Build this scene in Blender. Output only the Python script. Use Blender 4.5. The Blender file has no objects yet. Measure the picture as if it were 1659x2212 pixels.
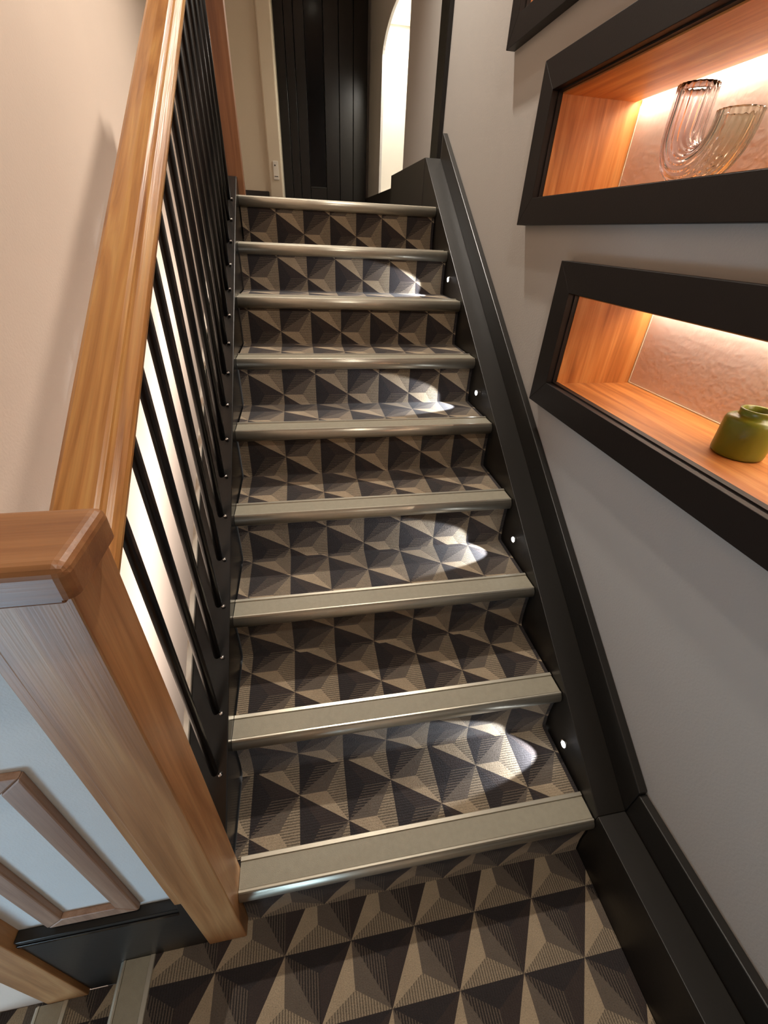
import bpy, bmesh, math, random
from mathutils import Vector, Matrix
random.seed(7)
S = bpy.context.scene
COL = S.collection
# ------------------------------------------------------------------ camera
CAM = (0.2505, -0.3720, 1.5074)
AR = Vector((0.98380621, -0.1742224, 0.04209388))
AU = Vector((0.06227295, 0.55247215, 0.8312019))
AF = Vector((0.16806968, 0.81512029, -0.55437488))
cd = bpy.data.cameras.new('camera'); cam = bpy.data.objects.new('camera', cd); COL.objects.link(cam)
M = Matrix((AR, AU, -AF)).transposed().to_4x4(); M.translation = Vector(CAM)
cam.matrix_world = M
cd.sensor_fit = 'HORIZONTAL'; cd.sensor_width = 36.0; cd.lens = 905.97 * 36.0 / 1659.0
cd.clip_start = 0.01; cd.clip_end = 60
S.camera = cam
# ------------------------------------------------------------------ world, colour management
w = bpy.data.worlds.new('world'); S.world = w; w.use_nodes = True
bg = w.node_tree.nodes['Background']; bg.inputs[0].default_value = (1.0, 0.93, 0.86, 1); bg.inputs[1].default_value = 0.12
S.view_settings.view_transform = 'Standard'; S.view_settings.look = 'None'
S.view_settings.exposure = 0.5; S.view_settings.gamma = 1.0
S.view_settings.use_curve_mapping = False
# ------------------------------------------------------------------ assumed room lights and one added fill
def light(name, kind, loc, energy, color, target=None, **kw):
    l = bpy.data.lights.new(name, kind); l.energy = energy; l.color = color
    for k, v in kw.items(): setattr(l, k, v)
    o = bpy.data.objects.new(name, l); COL.objects.link(o); o.location = loc
    if target is not None:
        d = Vector(target) - Vector(loc)
        o.rotation_euler = d.to_track_quat('-Z', 'Y').to_euler()
    return o
WARM = (1.0, 0.80, 0.60)
NEUT = (1.0, 0.91, 0.80)
KEY = (0.68, 2.45, 3.93)
light('assumed_ceiling_spot', 'SPOT', KEY, 220, NEUT, (0.30, 0.9, 0.5), spot_size=math.radians(125), spot_blend=0.9, shadow_soft_size=0.04)  # assumed unseen lamp, placed from glints and cast shadows
LND = (0.42, -0.55, 3.93)
light('assumed_landing_spot', 'SPOT', LND, 76, NEUT, (0.3, 0.3, 0.0), spot_size=math.radians(120), spot_blend=0.9, shadow_soft_size=0.05)  # assumed unseen lamp over the landing, added as softer fill
light('assumed_daylight', 'AREA', (-1.75, -1.82, -0.45), 34, (0.55, 0.80, 1.0), (-0.3, 0.0, 0.6), shape='RECTANGLE', size=1.0, size_y=1.0)  # assumed source, added for cool light on the half wall panel
light('assumed_alcove_lamp', 'AREA', (1.21, 4.12, 2.925), 12.0, (1.0, 0.95, 0.86), None, shape='RECTANGLE', size=0.15, size_y=0.9)  # assumed lamp, added to brighten the alcove lining
ust = light('under_stair_fill', 'AREA', (-0.11, 1.55, 0.45), 12, (1.0, 0.93, 0.87), None, shape='RECTANGLE', size=3.0, size_y=0.05)  # unseen fill added below the stringer to brighten the wall behind the balusters
_x = Vector((0, 0.27058, 0.18)).normalized(); _z = Vector((1, 0, 0)); _y = _z.cross(_x)
ust.rotation_euler = Matrix((_x, _y, _z)).transposed().to_euler()

# ------------------------------------------------------------------ materials
def srgb(r, g, b):
    def c(v):
        v /= 255.0
        return v / 12.92 if v <= 0.04045 else ((v + 0.055) / 1.055) ** 2.4
    return (c(r), c(g), c(b), 1)
def mat(name):
    m = bpy.data.materials.new(name); m.use_nodes = True
    nt = m.node_tree; b = nt.nodes['Principled BSDF']
    return m, nt, b
def paint(name, col, rough=0.5, noise=0.06, scale=20, bump=0.02, bscale=200, metal=0.0, spec=0.5):
    m, nt, b = mat(name)
    tc = nt.nodes.new('ShaderNodeTexCoord')
    n = nt.nodes.new('ShaderNodeTexNoise'); n.inputs['Scale'].default_value = scale; n.inputs['Detail'].default_value = 4
    nt.links.new(tc.outputs['Object'], n.inputs['Vector'])
    mx = nt.nodes.new('ShaderNodeMix'); mx.data_type = 'RGBA'
    mx.inputs[6].default_value = tuple(c * (1 - noise) for c in col[:3]) + (1,)
    mx.inputs[7].default_value = tuple(min(1, c * (1 + noise)) for c in col[:3]) + (1,)
    nt.links.new(n.outputs['Fac'], mx.inputs[0]); nt.links.new(mx.outputs[2], b.inputs['Base Color'])
    b.inputs['Roughness'].default_value = rough; b.inputs['Metallic'].default_value = metal
    b.inputs['Specular IOR Level'].default_value = spec
    if bump:
        n2 = nt.nodes.new('ShaderNodeTexNoise'); n2.inputs['Scale'].default_value = bscale; n2.inputs['Detail'].default_value = 2
        nt.links.new(tc.outputs['Object'], n2.inputs['Vector'])
        bp = nt.nodes.new('ShaderNodeBump'); bp.inputs['Strength'].default_value = 1.0; bp.inputs['Distance'].default_value = bump * 0.01
        nt.links.new(n2.outputs['Fac'], bp.inputs['Height']); nt.links.new(bp.outputs['Normal'], b.inputs['Normal'])
    return m
def wood(name, ca, cb, cc, axis='Z', rough=0.4, fine=1.0, swirl=0.5, tilt=0.0):
    m, nt, b = mat(name)
    tc = nt.nodes.new('ShaderNodeTexCoord')
    mp0 = nt.nodes.new('ShaderNodeMapping'); mp0.inputs['Rotation'].default_value = (-tilt, 0, 0)
    nt.links.new(tc.outputs['Object'], mp0.inputs['Vector'])
    mp = nt.nodes.new('ShaderNodeMapping')
    sc = {'X': (1.0, 14, 14), 'Y': (14, 1.0, 14), 'Z': (14, 14, 1.0)}[axis]
    mp.inputs['Scale'].default_value = sc
    nt.links.new(mp0.outputs[0], mp.inputs['Vector'])
    n1 = nt.nodes.new('ShaderNodeTexNoise'); n1.inputs['Scale'].default_value = 2.2 * fine; n1.inputs['Detail'].default_value = 5
    n1.inputs['Distortion'].default_value = swirl
    nt.links.new(mp.outputs[0], n1.inputs['Vector'])
    mp2 = nt.nodes.new('ShaderNodeMapping')
    s2 = {'X': (3.0, 160, 160), 'Y': (160, 3.0, 160), 'Z': (160, 160, 3.0)}[axis]
    mp2.inputs['Scale'].default_value = s2
    nt.links.new(mp0.outputs[0], mp2.inputs['Vector'])
    n2 = nt.nodes.new('ShaderNodeTexNoise'); n2.inputs['Scale'].default_value = 2.0; n2.inputs['Detail'].default_value = 3
    nt.links.new(mp2.outputs[0], n2.inputs['Vector'])
    cr = nt.nodes.new('ShaderNodeValToRGB')
    cr.color_ramp.elements[0].position = 0.32; cr.color_ramp.elements[0].color = ca
    cr.color_ramp.elements[1].position = 0.68; cr.color_ramp.elements[1].color = cc
    e = cr.color_ramp.elements.new(0.5); e.color = cb
    nt.links.new(n1.outputs['Fac'], cr.inputs[0])
    mx = nt.nodes.new('ShaderNodeMix'); mx.data_type = 'RGBA'; mx.blend_type = 'MULTIPLY'; mx.inputs[0].default_value = 0.35
    nt.links.new(cr.outputs[0], mx.inputs[6]); nt.links.new(n2.outputs['Fac'], mx.inputs[7])
    hs = nt.nodes.new('ShaderNodeHueSaturation'); hs.inputs['Value'].default_value = 1.2
    nt.links.new(mx.outputs[2], hs.inputs['Color']); nt.links.new(hs.outputs[0], b.inputs['Base Color'])
    b.inputs['Roughness'].default_value = rough
    bp = nt.nodes.new('ShaderNodeBump'); bp.inputs['Distance'].default_value = 0.0004; bp.inputs['Strength'].default_value = 0.6
    nt.links.new(n2.outputs['Fac'], bp.inputs['Height']); nt.links.new(bp.outputs['Normal'], b.inputs['Normal'])
    return m
def emit(name, col, strength):
    m, nt, b = mat(name)
    b.inputs['Base Color'].default_value = col
    b.inputs['Emission Color'].default_value = col; b.inputs['Emission Strength'].default_value = strength
    return m
def carpet_mat(name, c1, c2=None, period=0.0066, duty=0.5):
    """woven loop pile: fuzz noise, and fine stripes along the V axis of the UV map when c2 is given"""
    m, nt, b = mat(name)
    uv = nt.nodes.new('ShaderNodeUVMap'); uv.uv_map = 'uv'
    tc = nt.nodes.new('ShaderNodeTexCoord')
    n = nt.nodes.new('ShaderNodeTexNoise'); n.inputs['Scale'].default_value = 420; n.inputs['Detail'].default_value = 2
    nt.links.new(tc.outputs['Object'], n.inputs['Vector'])
    n3 = nt.nodes.new('ShaderNodeTexNoise'); n3.inputs['Scale'].default_value = 26; n3.inputs['Detail'].default_value = 3
    nt.links.new(tc.outputs['Object'], n3.inputs['Vector'])
    sep = nt.nodes.new('ShaderNodeSeparateXYZ'); nt.links.new(uv.outputs[0], sep.inputs[0])
    def math_(op, a, bb=None):
        k = nt.nodes.new('ShaderNodeMath'); k.operation = op
        for i, v in enumerate((a, bb)):
            if v is None: continue
            if isinstance(v, (int, float)): k.inputs[i].default_value = v
            else: nt.links.new(v, k.inputs[i])
        return k.outputs[0]
    ph = math_('SINE', math_('MULTIPLY', sep.outputs[0], 2 * math.pi / period))
    ph = math_('ADD', ph, math_('MULTIPLY', math_('SUBTRACT', n.outputs['Fac'], 0.5), 1.6))
    cr = nt.nodes.new('ShaderNodeValToRGB')
    cr.color_ramp.elements[0].position = 0.30; cr.color_ramp.elements[0].color = c2 or c1
    cr.color_ramp.elements[1].position = 0.62; cr.color_ramp.elements[1].color = c1
    nt.links.new(math_('ADD', math_('MULTIPLY', ph, 0.5), duty), cr.inputs[0])
    v = math_('ADD', 0.42, math_('ADD', math_('MULTIPLY', n.outputs['Fac'], 0.88), math_('MULTIPLY', n3.outputs['Fac'], 0.28)))
    mx = nt.nodes.new('ShaderNodeVectorMath'); mx.operation = 'SCALE'
    nt.links.new(cr.outputs[0], mx.inputs[0]); nt.links.new(v, mx.inputs['Scale'])
    nt.links.new(mx.outputs[0], b.inputs['Base Color'])
    b.inputs['Roughness'].default_value = 0.95; b.inputs['Specular IOR Level'].default_value = 0.1
    b.inputs['Sheen Weight'].default_value = 0.15; b.inputs['Sheen Roughness'].default_value = 0.6
    bp = nt.nodes.new('ShaderNodeBump'); bp.inputs['Distance'].default_value = 0.0022; bp.inputs['Strength'].default_value = 0.9
    h = math_('ADD', n.outputs['Fac'], math_('MULTIPLY', ph, 0.15))
    nt.links.new(h, bp.inputs['Height']); nt.links.new(bp.outputs['Normal'], b.inputs['Normal'])
    return m
C_LIGHT = carpet_mat('carpet_light_tan', srgb(160, 143, 119))
C_TAN = carpet_mat('carpet_tan_stripes', srgb(145, 130, 109), srgb(96, 86, 73), duty=0.62)
C_GREY = carpet_mat('carpet_brown_grey', srgb(96, 86, 76))
C_DSTR = carpet_mat('carpet_dark_stripes', srgb(88, 77, 68), srgb(44, 39, 37), duty=0.45)
C_NEAR = carpet_mat('carpet_near_black', srgb(57, 48, 45))
C_BLACK = carpet_mat('carpet_black', srgb(46, 41, 41))
CM = [C_LIGHT, C_GREY, C_TAN, C_BLACK, C_DSTR, C_NEAR]
BLACK = paint('black_gloss_paint', srgb(20, 18, 16), rough=0.25, noise=0.15, bump=0.01, bscale=60)
BLACKS = paint('black_satin_paint', srgb(29, 26, 22), rough=0.4, noise=0.12, bump=0.02, bscale=90)
FRAME = paint('dark_brown_lacquer', srgb(24, 18, 16), spec=0.3, rough=0.5, noise=0.1, bump=0.02)
STEEL = paint('bronze_aluminium', srgb(190, 184, 168), rough=0.36, noise=0.06, scale=60, bump=0.01, bscale=300, metal=0.75)
GRIT = paint('grey_grit_insert', srgb(146, 140, 122), rough=0.5, noise=0.13, scale=70, bump=0.06, bscale=700, metal=0.15)
BARBLK = paint('black_baluster_enamel', srgb(14, 13, 14), rough=0.3, noise=0.1, bump=0, spec=0.35)
CHROME = paint('polished_chrome', srgb(215, 215, 215), rough=0.12, noise=0.02, bump=0, metal=1.0)
WALLR = paint('warm_grey_wall_paint', srgb(180, 176, 171), rough=0.85, noise=0.02, scale=6, bump=0.05, bscale=160)
WALLL = paint('off_white_wall_paint', srgb(221, 200, 183), rough=0.85, noise=0.02, scale=6, bump=0.06, bscale=120)
WHITE = paint('white_gloss_paint', srgb(226, 220, 208), rough=0.4, noise=0.02, scale=10, bump=0.02, bscale=80)
PANEL = paint('pale_grey_panel_paint', srgb(214, 220, 222), rough=0.6, noise=0.03, scale=30, bump=0.05, bscale=260)
CREAM = paint('cream_wall_paint', srgb(206, 193, 170), rough=0.7, noise=0.02, scale=6, bump=0.04, bscale=150)
BACKP = paint('textured_plaster_back', srgb(218, 200, 190), rough=0.7, noise=0.08, scale=14, bump=0.1, bscale=60)
OLIVE = paint('olive_green_glaze', srgb(112, 118, 30), rough=0.35, noise=0.16, scale=25, bump=0.03, bscale=120)
W_RAIL = wood('oak_handrail', srgb(148, 94, 44), srgb(178, 124, 66), srgb(194, 146, 84), 'Y', 0.32, 0.9, 1.6, tilt=math.atan(0.6652))
W_POST = wood('oak_post', srgb(150, 102, 60), srgb(174, 124, 78), srgb(188, 142, 94), 'Z', 0.42, 0.8, 1.2)
W_CAP = wood('oak_cap', srgb(116, 72, 40), srgb(136, 90, 52), srgb(150, 104, 64), 'X', 0.4, 0.9, 0.8)
W_MOULD = wood('oak_moulding', srgb(140, 106, 84), srgb(158, 124, 100), srgb(170, 138, 114), 'Z', 0.5, 1.2, 0.6)
W_NV = wood('niche_oak_upright', srgb(160, 96, 44), srgb(190, 122, 60), srgb(208, 146, 82), 'Z', 0.5, 1.0, 0.7)
W_NH = wood('niche_oak_lengthways', srgb(160, 96, 44), srgb(190, 122, 60), srgb(208, 146, 82), 'Y', 0.5, 1.0, 0.7)
W_DARK = wood('red_oak_post', srgb(108, 68, 42), srgb(130, 86, 54), srgb(146, 100, 66), 'Z', 0.4, 0.9, 0.8)
LED = emit('warm_led_strip', (1.0, 0.86, 0.68, 1), 9)
LEDC = emit('cool_led_lens', (0.9, 0.95, 1.0, 1), 30)
GLOW = emit('assumed_lamp_diffuser', (1.0, 0.88, 0.7, 1), 12)
DAY = emit('assumed_window_glow', (0.55, 0.78, 1.0, 1), 1.6)  # emission stands in for daylight at the assumed window
def glass(name, col, rough=0.03, ior=1.45):
    m, nt, b = mat(name)
    b.inputs['Base Color'].default_value = col; b.inputs['Transmission Weight'].default_value = 1.0
    b.inputs['Roughness'].default_value = rough; b.inputs['IOR'].default_value = ior
    return m, nt, b
DGLASS = paint('dark_door_glass', srgb(14, 14, 16), rough=0.12, noise=0.02, bump=0, spec=0.25)
def vase_glass():
    m, nt, b = glass('rose_smoke_glass', (0.9, 0.8, 0.8, 1))
    tc = nt.nodes.new('ShaderNodeTexCoord'); s = nt.nodes.new('ShaderNodeSeparateXYZ')
    nt.links.new(tc.outputs['Object'], s.inputs[0])
    cr = nt.nodes.new('ShaderNodeValToRGB')
    mr = nt.nodes.new('ShaderNodeMapRange'); mr.inputs[1].default_value = -0.12; mr.inputs[2].default_value = 0.12
    nt.links.new(s.outputs[1], mr.inputs[0]); nt.links.new(mr.outputs[0], cr.inputs[0])
    cr.color_ramp.elements[0].color = (0.80, 0.84, 0.74, 1); cr.color_ramp.elements[1].color = (0.90, 0.84, 0.90, 1)
    nt.links.new(cr.outputs[0], b.inputs['Base Color'])
    return m
VGLASS = vase_glass()

# ------------------------------------------------------------------ mesh helpers
def wloc(o):
    v = Vector((0, 0, 0))
    while o is not None: v = v + o.location; o = o.parent
    return v
def obj(name, bm, m, parent=None, smooth=False):
    me = bpy.data.meshes.new(name)
    off = wloc(parent) if parent else Vector((0, 0, 0))
    bmesh.ops.recalc_face_normals(bm, faces=bm.faces)
    for v in bm.verts: v.co -= off
    bm.to_mesh(me); bm.free()
    for x in (m if isinstance(m, list) else [m]): me.materials.append(x)
    if smooth:
        for p in me.polygons: p.use_smooth = True
    o = bpy.data.objects.new(name, me); COL.objects.link(o)
    if parent: o.parent = parent
    return o
def thing(name, label, cat, loc, group=None):
    o = bpy.data.objects.new(name, None); COL.objects.link(o); o.location = loc
    o.empty_display_size = 0.05
    o['label'] = label; o['category'] = cat
    if group: o['group'] = group
    return o
def struct(o, label=None):
    o['kind'] = 'structure'
    if label: o['label'] = label
    return o
def box(x0, x1, y0, y1, z0, z1, bm=None, bevel=0.0):
    bm = bm or bmesh.new()
    vs = [bm.verts.new((x, y, z)) for x in (x0, x1) for y in (y0, y1) for z in (z0, z1)]
    F = [(0, 1, 3, 2), (4, 6, 7, 5), (0, 4, 5, 1), (2, 3, 7, 6), (0, 2, 6, 4), (1, 5, 7, 3)]
    fs = [bm.faces.new([vs[i] for i in f]) for f in F]
    if bevel:
        es = list({e for f in fs for e in f.edges})
        bmesh.ops.bevel(bm, geom=es, offset=bevel, segments=2, affect='EDGES', profile=0.5)
    return bm
def prism(poly, axis, a, b, bm=None, bevel=0.0, seg=2):
    """extrude a 2D polygon along an axis; poly gives the two other coordinates in x,y,z order"""
    bm = bm or bmesh.new()
    def mk(p, t):
        if axis == 'X': return (t, p[0], p[1])
        if axis == 'Y': return (p[0], t, p[1])
        return (p[0], p[1], t)
    A = [bm.verts.new(mk(p, a)) for p in poly]; B = [bm.verts.new(mk(p, b)) for p in poly]
    fs = [bm.faces.new(A), bm.faces.new(B[::-1])]
    n = len(poly)
    for i in range(n): fs.append(bm.faces.new([A[i], B[i], B[(i + 1) % n], A[(i + 1) % n]]))
    if bevel:
        es = list({e for f in fs for e in f.edges})
        bmesh.ops.bevel(bm, geom=es, offset=bevel, segments=seg, affect='EDGES', profile=0.5)
    return bm
def cyl(p0, p1, r, n=12, bm=None, r1=None):
    bm = bm or bmesh.new(); r1 = r if r1 is None else r1
    p0 = Vector(p0); p1 = Vector(p1); d = (p1 - p0).normalized()
    a = d.orthogonal().normalized(); b = d.cross(a)
    A = [bm.verts.new(p0 + r * (math.cos(t) * a + math.sin(t) * b)) for t in [2 * math.pi * i / n for i in range(n)]]
    B = [bm.verts.new(p1 + r1 * (math.cos(t) * a + math.sin(t) * b)) for t in [2 * math.pi * i / n for i in range(n)]]
    bm.faces.new(A); bm.faces.new(B)
    for i in range(n): bm.faces.new([A[i], A[(i + 1) % n], B[(i + 1) % n], B[i]])
    return bm
def lathe(prof, c, n=32, bm=None):
    bm = bm or bmesh.new(); rings = []
    for r, z in prof:
        rings.append([bm.verts.new((c[0] + r * math.cos(2 * math.pi * i / n), c[1] + r * math.sin(2 * math.pi * i / n), c[2] + z)) for i in range(n)] if r > 1e-5 else [bm.verts.new((c[0], c[1], c[2] + z))])
    for a, b in zip(rings, rings[1:]):
        for i in range(n):
            j = (i + 1) % n
            if len(a) == 1: bm.faces.new([a[0], b[i], b[j]])
            elif len(b) == 1: bm.faces.new([a[i], a[j], b[0]])
            else: bm.faces.new([a[i], a[j], b[j], b[i]])
    return bm

# ------------------------------------------------------------------ dimensions (metres)
W, G, RZ = 0.9625, 0.27058, 0.18
PITCH = RZ / G
XW = 1.075
N = 9
TOP = N * RZ
CEIL = 4.05
# ------------------------------------------------------------------ carpet pattern: staggered triangles, each a three-facet pyramid
def clip(poly, ax, v, keep_gt):
    out = []
    for i in range(len(poly)):
        a, b = poly[i], poly[(i + 1) % len(poly)]
        ia = (a[ax] >= v) if keep_gt else (a[ax] <= v)
        ib = (b[ax] >= v) if keep_gt else (b[ax] <= v)
        if ia: out.append(a)
        if ia != ib:
            t = (v - a[ax]) / (b[ax] - a[ax]); out.append((a[0] + t * (b[0] - a[0]), a[1] + t * (b[1] - a[1])))
    return out
def area(p):
    return abs(sum(p[i][0] * p[(i + 1) % len(p)][1] - p[(i + 1) % len(p)][0] * p[i][1] for i in range(len(p)))) / 2
def facets(u0, u1, v0, v1, uph, vph, H=0.1305, T=0.1653, ap=0.34):
    res = []
    n0 = math.floor((v0 - vph) / H) - 1; n1 = math.ceil((v1 - vph) / H) + 1
    for n in range(n0, n1):
        vb = vph + n * H; vt = vb + H
        pb = uph + (n % 2) * T / 2; pt = uph + ((n + 1) % 2) * T / 2
        k0 = math.floor((u0 - pb) / T) - 2; k1 = math.ceil((u1 - pb) / T) + 2
        for k in range(k0, k1):
            D = (pb + k * T, vb); C_ = (D[0] + T, vb); B = (D[0] + T / 2, vt); P = (B[0], vb + ap * H)
            A = (B[0] - T, vt); Q = (D[0], vt - ap * H)
            for tri, mi in (((D, B, P), 0), ((B, C_, P), 1), ((D, C_, P), 2), ((A, B, Q), 3), ((A, D, Q), 4), ((B, D, Q), 5)):
                p = list(tri)
                for ax, v, g in ((0, u0, True), (0, u1, False), (1, v0, True), (1, v1, False)):
                    p = clip(p, ax, v, g)
                    if len(p) < 3: break
                if len(p) >= 3 and area(p) > 2e-7: res.append((p, mi))
    return res
def carpet(name, parent, fs, knots, ax, fmap, base=None):
    """knots split the facets along axis ax so that the sheet can bend there; fmap maps (u,v) to a point"""
    bm = bmesh.new(); uvl = bm.loops.layers.uv.new('uv')
    for p, mi in fs:
        for a, b in zip(knots, knots[1:]):
            q = clip(clip(p, ax, a, True), ax, b, False) if len(p) >= 3 else []
            if len(q) < 3 or area(q) < 2e-7: continue
            f = bm.faces.new([bm.verts.new(fmap(*c)) for c in q]); f.material_index = mi
            for l, c in zip(f.loops, q): l[uvl].uv = c
    if base: base(bm)
    me = bpy.data.meshes.new(name)
    off = wloc(parent)
    for v in bm.verts: v.co -= off
    bm.to_mesh(me); bm.free()
    for m in CM: me.materials.append(m)
    o = bpy.data.objects.new(name, me); COL.objects.link(o); o.parent = parent
    return o
def bbase(*a):
    def f(bm):
        n0 = len(bm.faces); box(*a, bm=bm); bm.faces.ensure_lookup_table()
        for g in bm.faces[n0:]: g.material_index = 3
    return f

# ================================================================== SETTING
flo = struct(obj('floor', box(-0.245, XW, -1.9, 0.028, -0.16, -0.004), BLACKS))
# landing carpet and the first riser in one sheet
fs = facets(-0.198, 0.964, -1.88, -0.006, 0.363, -0.218, 0.129, 0.1655)
carpet('carpet', flo, fs, [-2, 0.3], 1, lambda u, v: (u, v, 0.0))
up = struct(obj('floor_upper', box(-0.02, XW, 8 * G + 0.06, 5.5, TOP - 0.17, TOP - 0.002), BLACKS))
struct(obj('floor_lower', box(-3.0, -1.27, -1.9, 0.0, -1.12, -0.90), paint('lower_carpet', srgb(70, 66, 66), 0.95)))
struct(obj('ceiling', box(-3.1, 1.5, -2.0, 5.5, CEIL, CEIL + 0.1), WALLL))
# right wall with holes for the niches and the arched opening
NICH = [(-0.45, 0.914, 1.108, 1.384), (-0.12, 1.277, 1.618, 1.890), (0.24, 1.640, 2.134, 2.41)]
AY0, AY1, AZ0, AZS, AZT = 3.58, 4.66, 1.815, 2.735, 2.90
holes = [(a, b, c, d) for a, b, c, d in NICH] + [(AY0, AY1, AZ0, AZT)]
ys = sorted({-1.9, 5.5} | {h[0] for h in holes} | {h[1] for h in holes})
zs = sorted({-0.3, CEIL} | {h[2] for h in holes} | {h[3] for h in holes})
bm = bmesh.new()
for i in range(len(ys) - 1):
    run = None
    for j in range(len(zs) - 1):
        yc = (ys[i] + ys[i + 1]) / 2; zc = (zs[j] + zs[j + 1]) / 2
        solid = not any(h[0] < yc < h[1] and h[2] < zc < h[3] for h in holes)
        if solid and run is None: run = zs[j]
        if not solid and run is not None: box(XW, XW + 0.02, ys[i], ys[i + 1], run, zs[j], bm); run = None
    if run is not None: box(XW, XW + 0.02, ys[i], ys[i + 1], run, CEIL, bm)
# spandrels of the arch
ac = (AY0 + AY1) / 2; ah = (AY1 - AY0) / 2
for sgn in (-1, 1):
    pts = [(ac + sgn * ah, AZT)]
    for k in range(13):
        t = math.pi / 2 * k / 12
        pts.append((ac + sgn * ah * math.sin(t), AZS + (AZT - AZS) * math.cos(t)))
    prism(pts, 'X', XW, XW + 0.02, bm)
box(XW + 0.34, XW + 0.4, -1.9, 5.5, -0.3, CEIL, bm)
wr = struct(obj('wall_right', bm, WALLR))
# bright lining of the arched alcove
bm = bmesh.new()
box(XW + 0.25, XW + 0.27, AY0 - 0.1, AY1 + 0.1, AZ0 - 0.02, 2.98, bm)
box(XW + 0.02, XW + 0.25, AY1 + 0.0, AY1 + 0.02, AZ0 - 0.02, 2.98, bm)
box(XW + 0.02, XW + 0.25, AY0 - 0.02, AY0, AZ0 - 0.02, 2.98, bm)
box(XW + 0.02, XW + 0.25, AY0, AY1, AZ0 - 0.02, AZ0, bm)
box(XW + 0.0205, XW + 0.25, AY0 + 0.01, AY1 - 0.01, 2.935, 2.955, bm)
struct(obj('wall_alcove', bm, WHITE))
struct(obj('wall_left', box(-0.56, -0.50, -0.012, 5.5, -1.2, CEIL), WALLL))
struct(obj('wall_lower', box(-3.0, -0.56, 0.0, 0.06, -1.2, CEIL), WALLL))
bm = box(-3.0, 1.5, -1.98, -1.90, -1.2, CEIL); struct(obj('wall_rear', bm, WALLL))
struct(obj('wall_outer', box(-3.08, -3.0, -1.98, 0.06, -1.2, CEIL), WALLL))
struct(obj('wall_far', box(-0.56, XW + 0.02, 5.44, 5.5, 0.2, CEIL), WALLR))
# white piers left of the dark door, the near one a wide architrave with a socket
struct(obj('trim_1', box(-0.20, 0.075, 4.40, 5.44, 1.62, CEIL, bevel=0.004), CREAM))
struct(obj('trim_2', box(0.062, 0.178, 4.372, 5.44, 1.62, CEIL, bevel=0.012), CREAM))
struct(obj('baseboard_left', box(-0.20, 0.05, 4.385, 4.40, 1.62, 1.765, bevel=0.003), BLACK))
# black panelled end of the stair well
pw = struct(obj('wall_well', box(-0.50, -0.20, 4.52, 4.58, -0.9, CEIL), BLACK))
# black post trim at the end of the stair wall
struct(obj('trim_3', box(XW - 0.025, XW, 2.56, 2.71, 1.86, CEIL, bevel=0.003), BLACK))
struct(obj('trim_4', box(XW - 0.02, XW, 3.44, 5.43, TOP, AZ0 - 0.002, bevel=0.003), BLACKS))
# assumed low window, unseen, its glowing pane added for daylight from the lower hall
wn = struct(obj('assumed_window_1', box(-2.35, -1.15, -1.895, -1.885, -0.95, 0.05), DAY))
bm = bmesh.new()
for a in ((-2.40, -2.35, -0.98, 0.10), (-1.15, -1.10, -0.98, 0.10)): box(a[0], a[1], -1.9, -1.86, a[2], a[3], bm)
box(-2.40, -1.10, -1.9, -1.86, 0.05, 0.10, bm); box(-2.40, -1.10, -1.9, -1.86, -1.0, -0.95, bm)
obj('assumed_window_frame', bm, WHITE, wn)
# dark plank door at the far end
dr = struct(bpy.data.objects.new('door_1', None)); COL.objects.link(dr); dr.location = (0.6, 5.40, TOP)
dr['label'] = 'dark plank door with a narrow glass slit'
DX = [0.165, 0.27, 0.355, 0.455]
for a, b in zip(DX, DX[1:]): obj('plank', box(a + 0.002, b - 0.002, 5.375, 5.43, TOP, 3.75, bevel=0.003), BLACK, dr)
for a, b in ((0.625, 0.77), (0.77, 0.91), (0.91, 1.05)): obj('plank', box(a + 0.002, b - 0.002, 5.375, 5.43, TOP, 3.75, bevel=0.003), BLACK, dr)
obj('bottom_rail', box(0.457, 0.623, 5.375, 5.43, TOP, 1.878), BLACK, dr)
obj('glass_pane', box(0.457, 0.623, 5.40, 5.41, 1.878, 3.75), DGLASS, dr)
obj('glazing_bead', box(0.457, 0.623, 5.37, 5.385, 1.872, 1.884, bevel=0.002), BLACKS, dr)

# ================================================================== STAIRCASE
st = thing('staircase', 'carpeted staircase with nine metal-nosed steps between black stringers', 'staircase', (W / 2, 0, 0))
BPH = {1: .191, 2: .124, 3: .166, 4: .208, 5: .188, 6: .13, 7: .12, 8: .12}
AOV = {2: .126, 3: .176, 4: .151, 5: .110, 6: .142, 7: .132, 8: .047, 9: .056}
YB = 0.006                      # riser plane set back under the nosing
for k in range(1, N):           # tread k lies on riser k
    y0 = (k - 1) * G; z0 = k * RZ; yj = k * G + YB
    x0, x1 = 0.004, 0.961
    f = facets(y0 + 0.068, yj - 0.012, -x1, -x0, y0 + BPH[k], -0.166, ap=0.42)
    carpet('tread_carpet', st, f, [-9, 9], 0, lambda u, v, z=z0: (-v, u, z), bbase(x0, x1, y0 + (0.056 if k == 1 else 0.012), yj - 0.012, z0 - 0.035, z0 - 0.003))
path1 = [(0, -0.008, 0.0), (0.006, -0.006, 0.006), (0.05, 0.0, 0.05), (0.165, 0.003, 0.165)]
def r1map(u, v):
    for a, b in zip(path1, path1[1:]):
        if v <= b[0] + 1e-9:
            t = (v - a[0]) / (b[0] - a[0]); return (u, a[1] + t * (b[1] - a[1]), a[2] + t * (b[2] - a[2]))
    return (u, path1[-1][1], path1[-1][2])
carpet('riser_carpet', st, facets(0.021, 0.961, 0, 0.165, 0.052, 0.0, 0.1305, 0.1655), [p[0] for p in path1], 1, r1map, bbase(0.021, 0.961, 0.006, 0.028, 0.0, 0.16))
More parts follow.
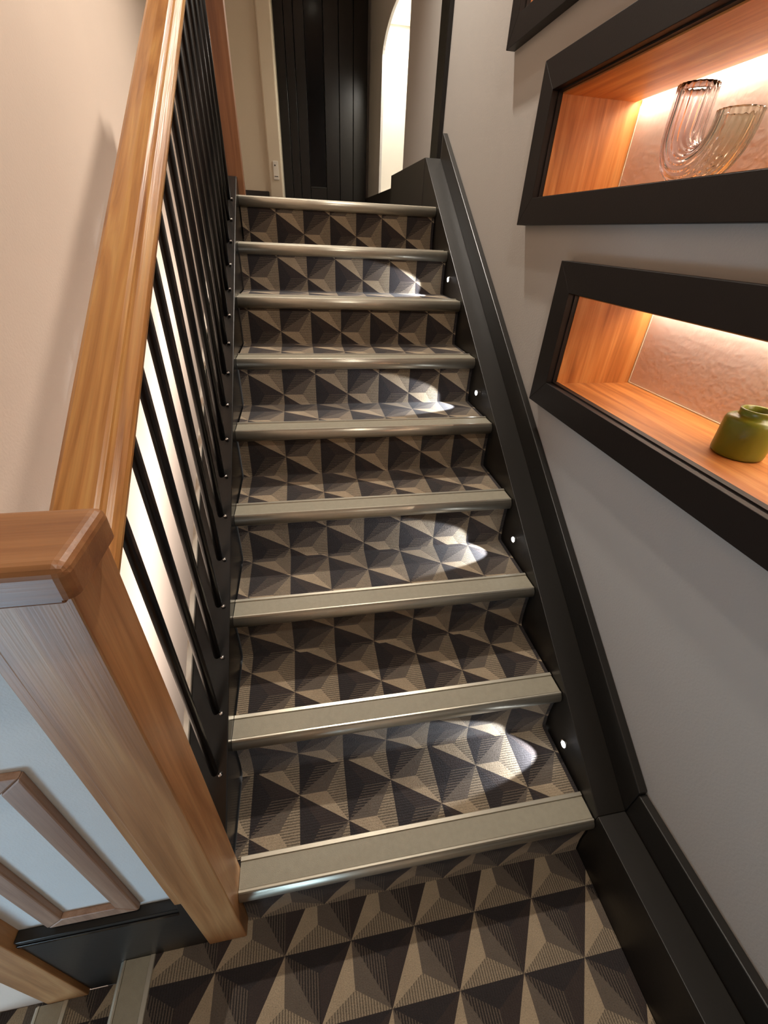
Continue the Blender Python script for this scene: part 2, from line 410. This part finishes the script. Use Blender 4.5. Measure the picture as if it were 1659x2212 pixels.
for k in range(2, N + 1):       # riser k reaches tread k
    yj = (k - 1) * G + YB; z0 = (k - 1) * RZ
    path = [(0, yj - 0.012, z0), (0.005, yj - 0.0072, z0 + 0.001), (0.011, yj - 0.0040, z0 + 0.0055), (0.017, yj - 0.002, z0 + 0.0112), (0.05, yj + 0.002, z0 + 0.0440), (0.09, yj + 0.003, z0 + 0.0840), (0.172, yj + 0.001, z0 + 0.1660)]
    def rmap(u, v, path=path):
        for a, b in zip(path, path[1:]):
            if u <= b[0] + 1e-9:
                t = (u - a[0]) / (b[0] - a[0]); return (-v, a[1] + t * (b[1] - a[1]), a[2] + t * (b[2] - a[2]))
        return (-v, path[-1][1], path[-1][2])
    ph = (RZ - AOV[k]) + 0.0065
    f = facets(0, 0.172, -0.961, -0.004, ph, -0.166, ap=0.42)
    carpet('riser_carpet', st, f, [p[0] for p in path], 0, rmap, bbase(0.004, 0.961, yj + 0.006, yj + 0.03, z0 - 0.03, z0 + 0.15))
# nosings: rounded front, back lip, recessed grit insert
def nosing_profile(y0, z0):
    pts = [(y0 + 0.073, z0 - 0.002), (y0 + 0.073, z0 + 0.0045), (y0 + 0.0715, z0 + 0.006), (y0 + 0.0625, z0 + 0.006), (y0 + 0.0610, z0 + 0.002),
           (y0 + 0.0060, z0 + 0.002), (y0 + 0.0050, z0 + 0.0048), (y0 + 0.0010, z0 + 0.0048), (y0 - 0.0002, z0 + 0.0030)]
    r = 0.0205; c = (y0 + 0.0095, z0 - 0.0185)
    for i in range(11):
        t = math.radians(122 + i * 13)
        pts.append((c[0] + r * 1.0 * math.cos(t), c[1] + r * 1.06 * math.sin(t)))
    pts += [(y0 + 0.0125, z0 - 0.004)]
    return pts
def nosing(parent, x0, x1, y0, z0, label=None):
    n = obj('nosing', prism(nosing_profile(y0, z0), 'X', x0, x1), STEEL, parent)
    k_top = z0 + 0.001
    for p in n.data.polygons: p.use_smooth = len(p.vertices) == 4 and abs(p.normal.x) < 0.5 and p.normal.y < 0.9 and p.center.z < k_top
    obj('grit_insert', box(x0 + 0.0005, x1 - 0.0005, y0 + 0.0070, y0 + 0.060, z0 + 0.0015, z0 + 0.0032), GRIT, n)
    return n
for k in range(1, N + 1):
    x0 = 0.0205 if k == 1 else 0.001
    nosing(st, x0, W, (k - 1) * G, k * RZ)
# stringers -------------------------------------------------------
def sl(c, y): return c + PITCH * y
# left stringer: deep box section, sloping top 95 mm wide
poly = [(0.054, sl(0.232, 0.054)), (2.20, sl(0.232, 2.20)), (2.238, sl(0.232, 2.20)), (2.238, sl(-0.14, 2.20)), (0.054, sl(-0.14, 0.054))]
ls = obj('left_stringer', prism(poly, 'X', -0.095, 0.0, bevel=0.003), BLACK, st)
ls['label'] = 'glossy black left stringer with a wide sloping top'
poly = [(0.054, sl(0.240, 0.054)), (2.4, sl(0.240, 2.4)), (2.4, sl(0.05, 2.4)), (0.054, sl(0.05, 0.054))]
obj('stringer_trim', prism(poly, 'X', -0.1095, -0.096, bevel=0.0015), WHITE, st)
# right stringer: ledge along the stair, level on the landing, and a taller wall skirting behind
YT = 2.47
poly = [(0.0, 0.207), (0.0, -0.15), (0.35, -0.15), (YT, sl(-0.25, YT)), (YT, sl(0.207, YT))]
rs = obj('right_stringer', prism(poly, 'X', 0.965, 1.05, bevel=0.002), BLACKS, st)
rs['label'] = 'black right stringer with a flat ledge on top'
poly = [(0.0, 0.312), (0.0, 0.15), (YT, sl(0.15, YT)), (YT, sl(0.312, YT))]
sk = obj('wall_string', prism(poly, 'X', 1.049, 1.0745, bevel=0.003), BLACKS, st)
# landing part of the ledge and skirting (setting)
bs = struct(obj('baseboard_right', box(1.05, 1.0745, -1.88, -0.0005, 0.0, 0.302, bevel=0.003), BLACKS))
obj('ledge', box(0.965, 1.0495, -1.88, -0.0005, -0.003, 0.207, bevel=0.002), BLACKS, bs)
# raised black end block beyond the top nosing
eb = struct(obj('baseboard_upper', prism([(2.47, TOP - 0.05), (3.43, TOP - 0.05), (3.43, 1.850), (2.47, 1.850)], 'X', 0.962, XW - 0.001, bevel=0.003), BLACKS))

# ================================================================== STEP LIGHTS in the right stringer
for i, (y, z) in enumerate(((0.184, 0.232), (0.730, 0.602), (1.276, 0.962), (1.829, 1.332))):
    which = ('lowest', 'second from the bottom', 'third from the bottom', 'topmost')[i]
    t = thing('step_light', 'small round step light glowing in the black right stringer, ' + which, 'light', (0.965, y, z), 'step lights in the stringer')
    obj('bezel', cyl((0.964, y, z), (0.9595, y, z), 0.014, 20), CHROME, t)
    obj('lens', cyl((0.9596, y, z), (0.9585, y, z), 0.0095, 16), LEDC, t)
    light('step_beam', 'SPOT', (0.9560, y, z), 11.0, (0.86, 0.92, 1.0), (0.9560 - 1.0, y + 0.16, z - 0.24), spot_size=math.radians(48), spot_blend=0.25, shadow_soft_size=0.004)

# ================================================================== BALUSTRADE
ba = thing('balustrade', 'oak handrail on slim black balusters bolted to the left stringer', 'balustrade', (-0.03, 0.055, 0.26))
# moulded handrail profile in (x, height above the pitch line); top faces at 1.10
HR = [(-0.080, 1.054), (-0.086, 1.062), (-0.086, 1.084), (-0.083, 1.095), (-0.076, 1.1005), (-0.050, 1.1030), (-0.0285, 1.1015),
      (-0.0225, 1.0985), (-0.0215, 1.0930), (-0.0160, 1.0925), (-0.0085, 1.0890), (-0.0025, 1.0830), (0.0005, 1.0750), (-0.0005, 1.0660), (-0.0055, 1.0600), (-0.0055, 1.0560), (-0.0115, 1.0520), (-0.070, 1.0520)]
bm = bmesh.new()
ya, yb = 0.0545, 2.2385
A = [bm.verts.new((x, ya, sl(c, ya))) for x, c in HR]; B = [bm.verts.new((x, yb, sl(c, yb))) for x, c in HR]
bm.faces.new(A); bm.faces.new(B)
for i in range(len(HR)): j = (i + 1) % len(HR); bm.faces.new([A[i], B[i], B[j], A[j]])
obj('handrail', bm, W_RAIL, ba)
for k in range(17):
    y = 0.200 + 0.1165 * k
    bm = cyl((-0.032, y, sl(0.232, y)), (-0.032, y, sl(1.0505, y)), 0.0095, 14)
    for v in bm.verts:          # ends cut to the slope
        v.co.z = sl(0.2325 if v.co.z < sl(0.6, y) else 1.0515, v.co.y)
    b = obj('baluster', bm, BARBLK, ba, smooth=True)
    yb_ = y - 0.010
    bo = lathe([(0.0, 0.006), (0.0035, 0.0052), (0.0052, 0.0030), (0.0058, 0.0), (0.0, 0.0)], (-0.0175, yb_, sl(0.232, yb_) + 0.0045), 12)
    obj('bolt', bo, CHROME, b, smooth=True)

# ================================================================== NEWEL POSTS, CAP RAIL, PANELLED HALF WALL
np1 = thing('newel_post', 'square oak newel post at the foot of the handrail', 'post', (-0.025, 0.008, 0))
obj('shaft', box(-0.0715, 0.0195, -0.037, 0.053, 0.0005, 1.2165, bevel=0.0025), W_POST, np1)
obj('edge_strip', box(-0.0855, -0.0717, -0.034, -0.011, 0.315, 1.2165, bevel=0.001), W_POST, np1)
np2 = thing('newel_post', 'square oak post at the left end of the white panel, foot in shadow', 'post', (-0.45, -0.01, -0.18))
obj('shaft', box(-0.499, -0.402, -0.042, 0.05, -0.1795, 1.2165, bevel=0.0025), W_POST, np2)
np3 = thing('newel_post', 'red-brown oak newel post at the head of the stairs', 'post', (0.0, 2.273, TOP))
obj('shaft', box(-0.045, 0.026, 2.2395, 2.307, TOP, 2.60, bevel=0.003), W_DARK, np3)
obj('finial_cap', box(-0.055, 0.036, 2.230, 2.317, 2.60, 2.62, bevel=0.006), W_DARK, np3)
cp = thing('cap_rail', 'flat oak cap board resting on the lower newel post and half wall', 'rail', (-0.23, 0.0, 1.217))
bm = box(-0.505, 0.035, -0.055, 0.049, 1.217, 1.255)
es = [e for e in bm.edges if not (all(abs(v.co.z - 1.217) < 1e-5 for v in e.verts))]
bmesh.ops.bevel(bm, geom=es, offset=0.012, segments=4, affect='EDGES', profile=0.5)
obj('board', bm, W_CAP, cp)
obj('under_bead', box(-0.400, 0.0185, -0.047, -0.038, 1.2045, 1.2165, bevel=0.003), W_CAP, cp)
hw = thing('half_wall', 'pale panelled half wall with a wooden picture-frame moulding and black skirting', 'wall', (-0.24, 0.0, -0.18))
obj('infill_panel', box(-0.4015, -0.0717, -0.011, 0.045, 0.27, 1.2165), PANEL, hw)
obj('core', box(-0.4015, -0.0717, -0.009, 0.045, -0.7, 0.27), BLACKS, hw)
# mitred moulding
ox0, ox1, oz0, oz1, mw = -0.337, -0.163, 0.290, 0.872, 0.037
def quad_prism(pts, ya, yb):
    return prism(pts, 'Y', ya, yb, bevel=0.003)
ix0, ix1, iz0, iz1 = ox0 + mw, ox1 - mw, oz0 + mw, oz1 - mw
for pts in ([(ox0, oz0), (ox1, oz0), (ix1, iz0), (ix0, iz0)], [(ox1, oz0), (ox1, oz1), (ix1, iz1), (ix1, iz0)],
            [(ox1, oz1), (ox0, oz1), (ix0, iz1), (ix1, iz1)], [(ox0, oz1), (ox0, oz0), (ix0, iz0), (ix0, iz1)]):
    obj('moulding', quad_prism(pts, -0.023, -0.0105), W_MOULD, hw)
bm = prism([(-0.4012, 0.277), (-0.4012, -0.1795), (-0.274, -0.1795), (-0.274, 0.0005), (-0.072, 0.0005), (-0.072, 0.315), (-0.0855, 0.315), (-0.0855, 0.277)][::-1], 'Y', -0.032, -0.0112, bevel=0.002)
obj('skirting', bm, BLACKS, hw)
obj('skirting_bead', box(-0.4012, -0.090, -0.0345, -0.0322, 0.250, 0.262, bevel=0.001), BLACK, hw)

# ================================================================== LOWER STEPS going down to the left
lo = thing('lower_staircase', 'carpeted steps leading down to the left past the half wall', 'staircase', (-0.27, -0.95, -0.18))
for i in range(5):
    z = -RZ * i; xe = -0.27 - 0.25 * i
    # metal nosing running front to back
    prof = []
    for (yy, zz) in nosing_profile(0, z): prof.append((xe + yy, zz))
    n = obj('nosing', prism(prof, 'Y', -1.88, -0.0325 if i < 1 else (-0.0425 if i == 1 else -0.001)), STEEL, lo)
    obj('grit_insert', box(xe + 0.0065, xe + 0.060, -1.88, -0.033 if i < 1 else -0.043, z + 0.0015, z + 0.0032), GRIT, n)
    if i > 0:
        f = facets(xe + 0.068, xe + 0.25 + 0.0045, -1.88, -0.033 if i == 1 else -0.001, 0.363, -0.218, 0.129, 0.1655)
        carpet('tread_carpet', lo, f, [-9, 9], 0, lambda u, v, z=z: (u, v, z), bbase(xe + 0.012, xe + 0.252, -1.88, -0.033 if i == 1 else -0.001, z - 0.03, z - 0.003))
    f = facets(z - 0.155, z - 0.02, -1.88, -0.033 if i < 1 else -0.001, 0.363, -0.218, 0.129, 0.1655)
    carpet('riser_carpet', lo, f, [-9, 9], 0, lambda u, v, x=xe + 0.005: (x, v, u), bbase(xe + 0.008, xe + 0.03, -1.88, -0.033 if i < 1 else -0.001, z - 0.17, z - 0.02))

# ================================================================== DISPLAY NICHES in the right wall
FX0, FX1 = 1.041, 1.0748
OUT = [(-0.545, 0.991, 1.034, 1.459), (-0.215, 1.353, 1.549, 1.965), (0.15, 1.704, 2.070, 2.486)]
LBL = ['lowest lit wall niche with a dark frame and the green jar inside', 'middle lit wall niche with a dark frame and the glass vase inside', 'topmost lit wall niche, only its lower corner in view']
XB = 1.345
for (y0, y1, z0, z1), (a, b, c, d), lb in zip(NICH, OUT, LBL):
    t = thing('display_niche', lb, 'shelf', (XW, (y0 + y1) / 2, z0), 'lit display niches in the stair wall')
    iy0, iy1, iz0, iz1 = y0 + 0.004, y1 - 0.006, z0 + 0.006, z1 - 0.004
    for pts, nm in (([(a, c), (b, c), (iy1, iz0), (iy0, iz0)], 'bottom'), ([(b, c), (b, d), (iy1, iz1), (iy1, iz0)], 'side'),
                ([(b, d), (a, d), (iy0, iz1), (iy1, iz1)], 'top'), ([(a, d), (a, c), (iy0, iz0), (iy0, iz1)], 'side')):
        obj('frame_rail', prism(pts, 'X', FX0, FX1, bevel=0.0012), FRAME, t)
    e = 0.0005
    # dark inner lip, stepped back from the face
    bm = bmesh.new()
    for q in ((iy1 - 0.004, iy1 + 0.004, iz0, iz1), (iy0 - 0.004, iy0 + 0.004, iz0, iz1), (iy0, iy1, iz0 - 0.004, iz0 + 0.004), (iy0, iy1, iz1 - 0.004, iz1 + 0.004)):
        box(1.062, 1.080, q[0], q[1], q[2], q[3], bm)
    obj('inner_lip', bm, FRAME, t)
    obj('side_panel', box(1.0755, XB, y1 - 0.012, y1 - e, z0 + e, z1 - e), W_NV, t)
    obj('side_panel', box(1.0755, XB, y0 + e, y0 + 0.012, z0 + e, z1 - e), W_NV, t)
    obj('shelf_board', box(1.0755, XB, y0 + 0.0125, y1 - 0.0125, z0 + e, z0 + 0.006), W_NH, t)
    obj('top_panel', box(1.0755, XB - 0.022, y0 + 0.0125, y1 - 0.0125, z1 - 0.012, z1 - e), W_NH, t)
    obj('back_panel', box(XB, XB + 0.01, y0 + e, y1 - e, z0 + e, z1 - e), BACKP, t)
    bm = box(XB - 0.003, XB - 0.0002, y1 - 0.016, y1 - 0.0125, z0 + 0.007, z1 - 0.02)
    box(XB - 0.003, XB - 0.0002, y0 + 0.014, y1 - 0.0165, z0 + 0.0065, z0 + 0.010, bm)
    obj('back_bead', bm, CREAM, t)
    obj('led_strip', box(XB - 0.018, XB - 0.004, y0 + 0.013, y1 - 0.013, z1 - 0.006, z1 - 0.002), LED, t)
    light('led_light', 'AREA', (XB - 0.011, (y0 + y1) / 2, z1 - 0.0085), 1.9, (1.0, 0.85, 0.68), None, shape='RECTANGLE', size=0.010, size_y=y1 - y0 - 0.04, spread=math.radians(150))

# ================================================================== VASE AND JAR
def u_vase():
    c = Vector((1.225, 0.80, 1.6245)); rt = 0.046; rb = 0.078; h1, h2 = 0.208, 0.138
    t = thing('glass_vase', 'ribbed rose and smoke glass vase bent into a U, in the middle niche', 'vase', tuple(c))
    pts = []          # centreline in (along y, z)
    zc = rt + rb
    for i in range(7): pts.append((rb, h1 - (h1 - zc) * i / 6, Vector((0, 0, -1))))
    for i in range(1, 20):
        a = math.pi * i / 20
        pts.append((rb * math.cos(a), zc - rb * math.sin(a), None))
    for i in range(5): pts.append((-rb, zc + (h2 - zc) * i / 4, None))
    P = [Vector((c.x, c.y + p[0], c.z + p[1])) for p in pts]
    nr, ns = 22, 132
    bm = bmesh.new(); rings_o = []; rings_i = []
    for i, p in enumerate(P):
        d = (P[min(i + 1, len(P) - 1)] - P[max(i - 1, 0)]).normalized()
        ax = Vector((1, 0, 0)); ay = d.cross(ax).normalized()
        ro = []; ri = []
        for k in range(ns):
            an = 2 * math.pi * k / ns
            r = rt - 0.0026 * (0.5 - 0.5 * math.cos(nr * an))
            ro.append(bm.verts.new(p + r * (math.cos(an) * ax + math.sin(an) * ay)))
            ri.append(bm.verts.new(p + (rt - 0.0055) * (math.cos(an) * ax + math.sin(an) * ay)))
        rings_o.append(ro); rings_i.append(ri)
    for R, flip in ((rings_o, False), (rings_i, True)):
        for a, b in zip(R, R[1:]):
            for k in range(ns):
                j = (k + 1) % ns
                f = [a[k], a[j], b[j], b[k]]; bm.faces.new(f[::-1] if flip else f)
    for idx in (0, -1):
        for k in range(ns):
            j = (k + 1) % ns; f = [rings_o[idx][k], rings_i[idx][k], rings_i[idx][j], rings_o[idx][j]]
            bm.faces.new(f if idx == 0 else f[::-1])
    obj('body', bm, VGLASS, t, smooth=True)
u_vase()
jc = (1.225, 0.355, 1.1145)
jr = thing('green_jar', 'squat olive green jar with a short neck, in the lowest niche', 'jar', jc)
prof = [(0.0, 0.0), (0.045, 0.0), (0.051, 0.003), (0.0525, 0.010), (0.053, 0.055), (0.0525, 0.078), (0.050, 0.085), (0.042, 0.089), (0.0345, 0.0905), (0.0325, 0.094), (0.033, 0.100), (0.0335, 0.104), (0.031, 0.106), (0.027, 0.104), (0.026, 0.085), (0.040, 0.07), (0.044, 0.02), (0.0, 0.012)]
obj('body', lathe(prof, jc, 40), OLIVE, jr, smooth=True)

# ================================================================== SOCKET PLATE, ASSUMED CEILING LIGHTS
so = thing('socket_plate', 'small white socket plate on the cream pier by the dark door', 'socket', (0.125, 4.370, 1.90))
obj('plate', box(0.103, 0.147, 4.364, 4.3718, 1.848, 1.975, bevel=0.002), WHITE, so)
obj('button', cyl((0.120, 4.3645, 1.945), (0.120, 4.3625, 1.945), 0.006, 12), BLACKS, so)
obj('slot', box(0.110, 0.140, 4.3628, 4.3645, 1.868, 1.873), BLACKS, so)
for p, lb in ((KEY, 'assumed round ceiling downlight above the head of the stairs'), (LND, 'assumed round ceiling downlight above the lower landing')):  # fixtures out of view, assumed for the two spots
    t = thing('assumed_ceiling_light', lb, 'light', (p[0], p[1], CEIL), 'assumed ceiling downlights')
    obj('rim', lathe([(0.045, 0.0), (0.062, 0.0), (0.062, -0.008), (0.045, -0.010), (0.045, 0.0)], (p[0], p[1], CEIL - 0.0005), 32), WHITE, t)
    obj('diffuser', cyl((p[0], p[1], CEIL - 0.001), (p[0], p[1], CEIL - 0.006), 0.044, 32), GLOW, t)
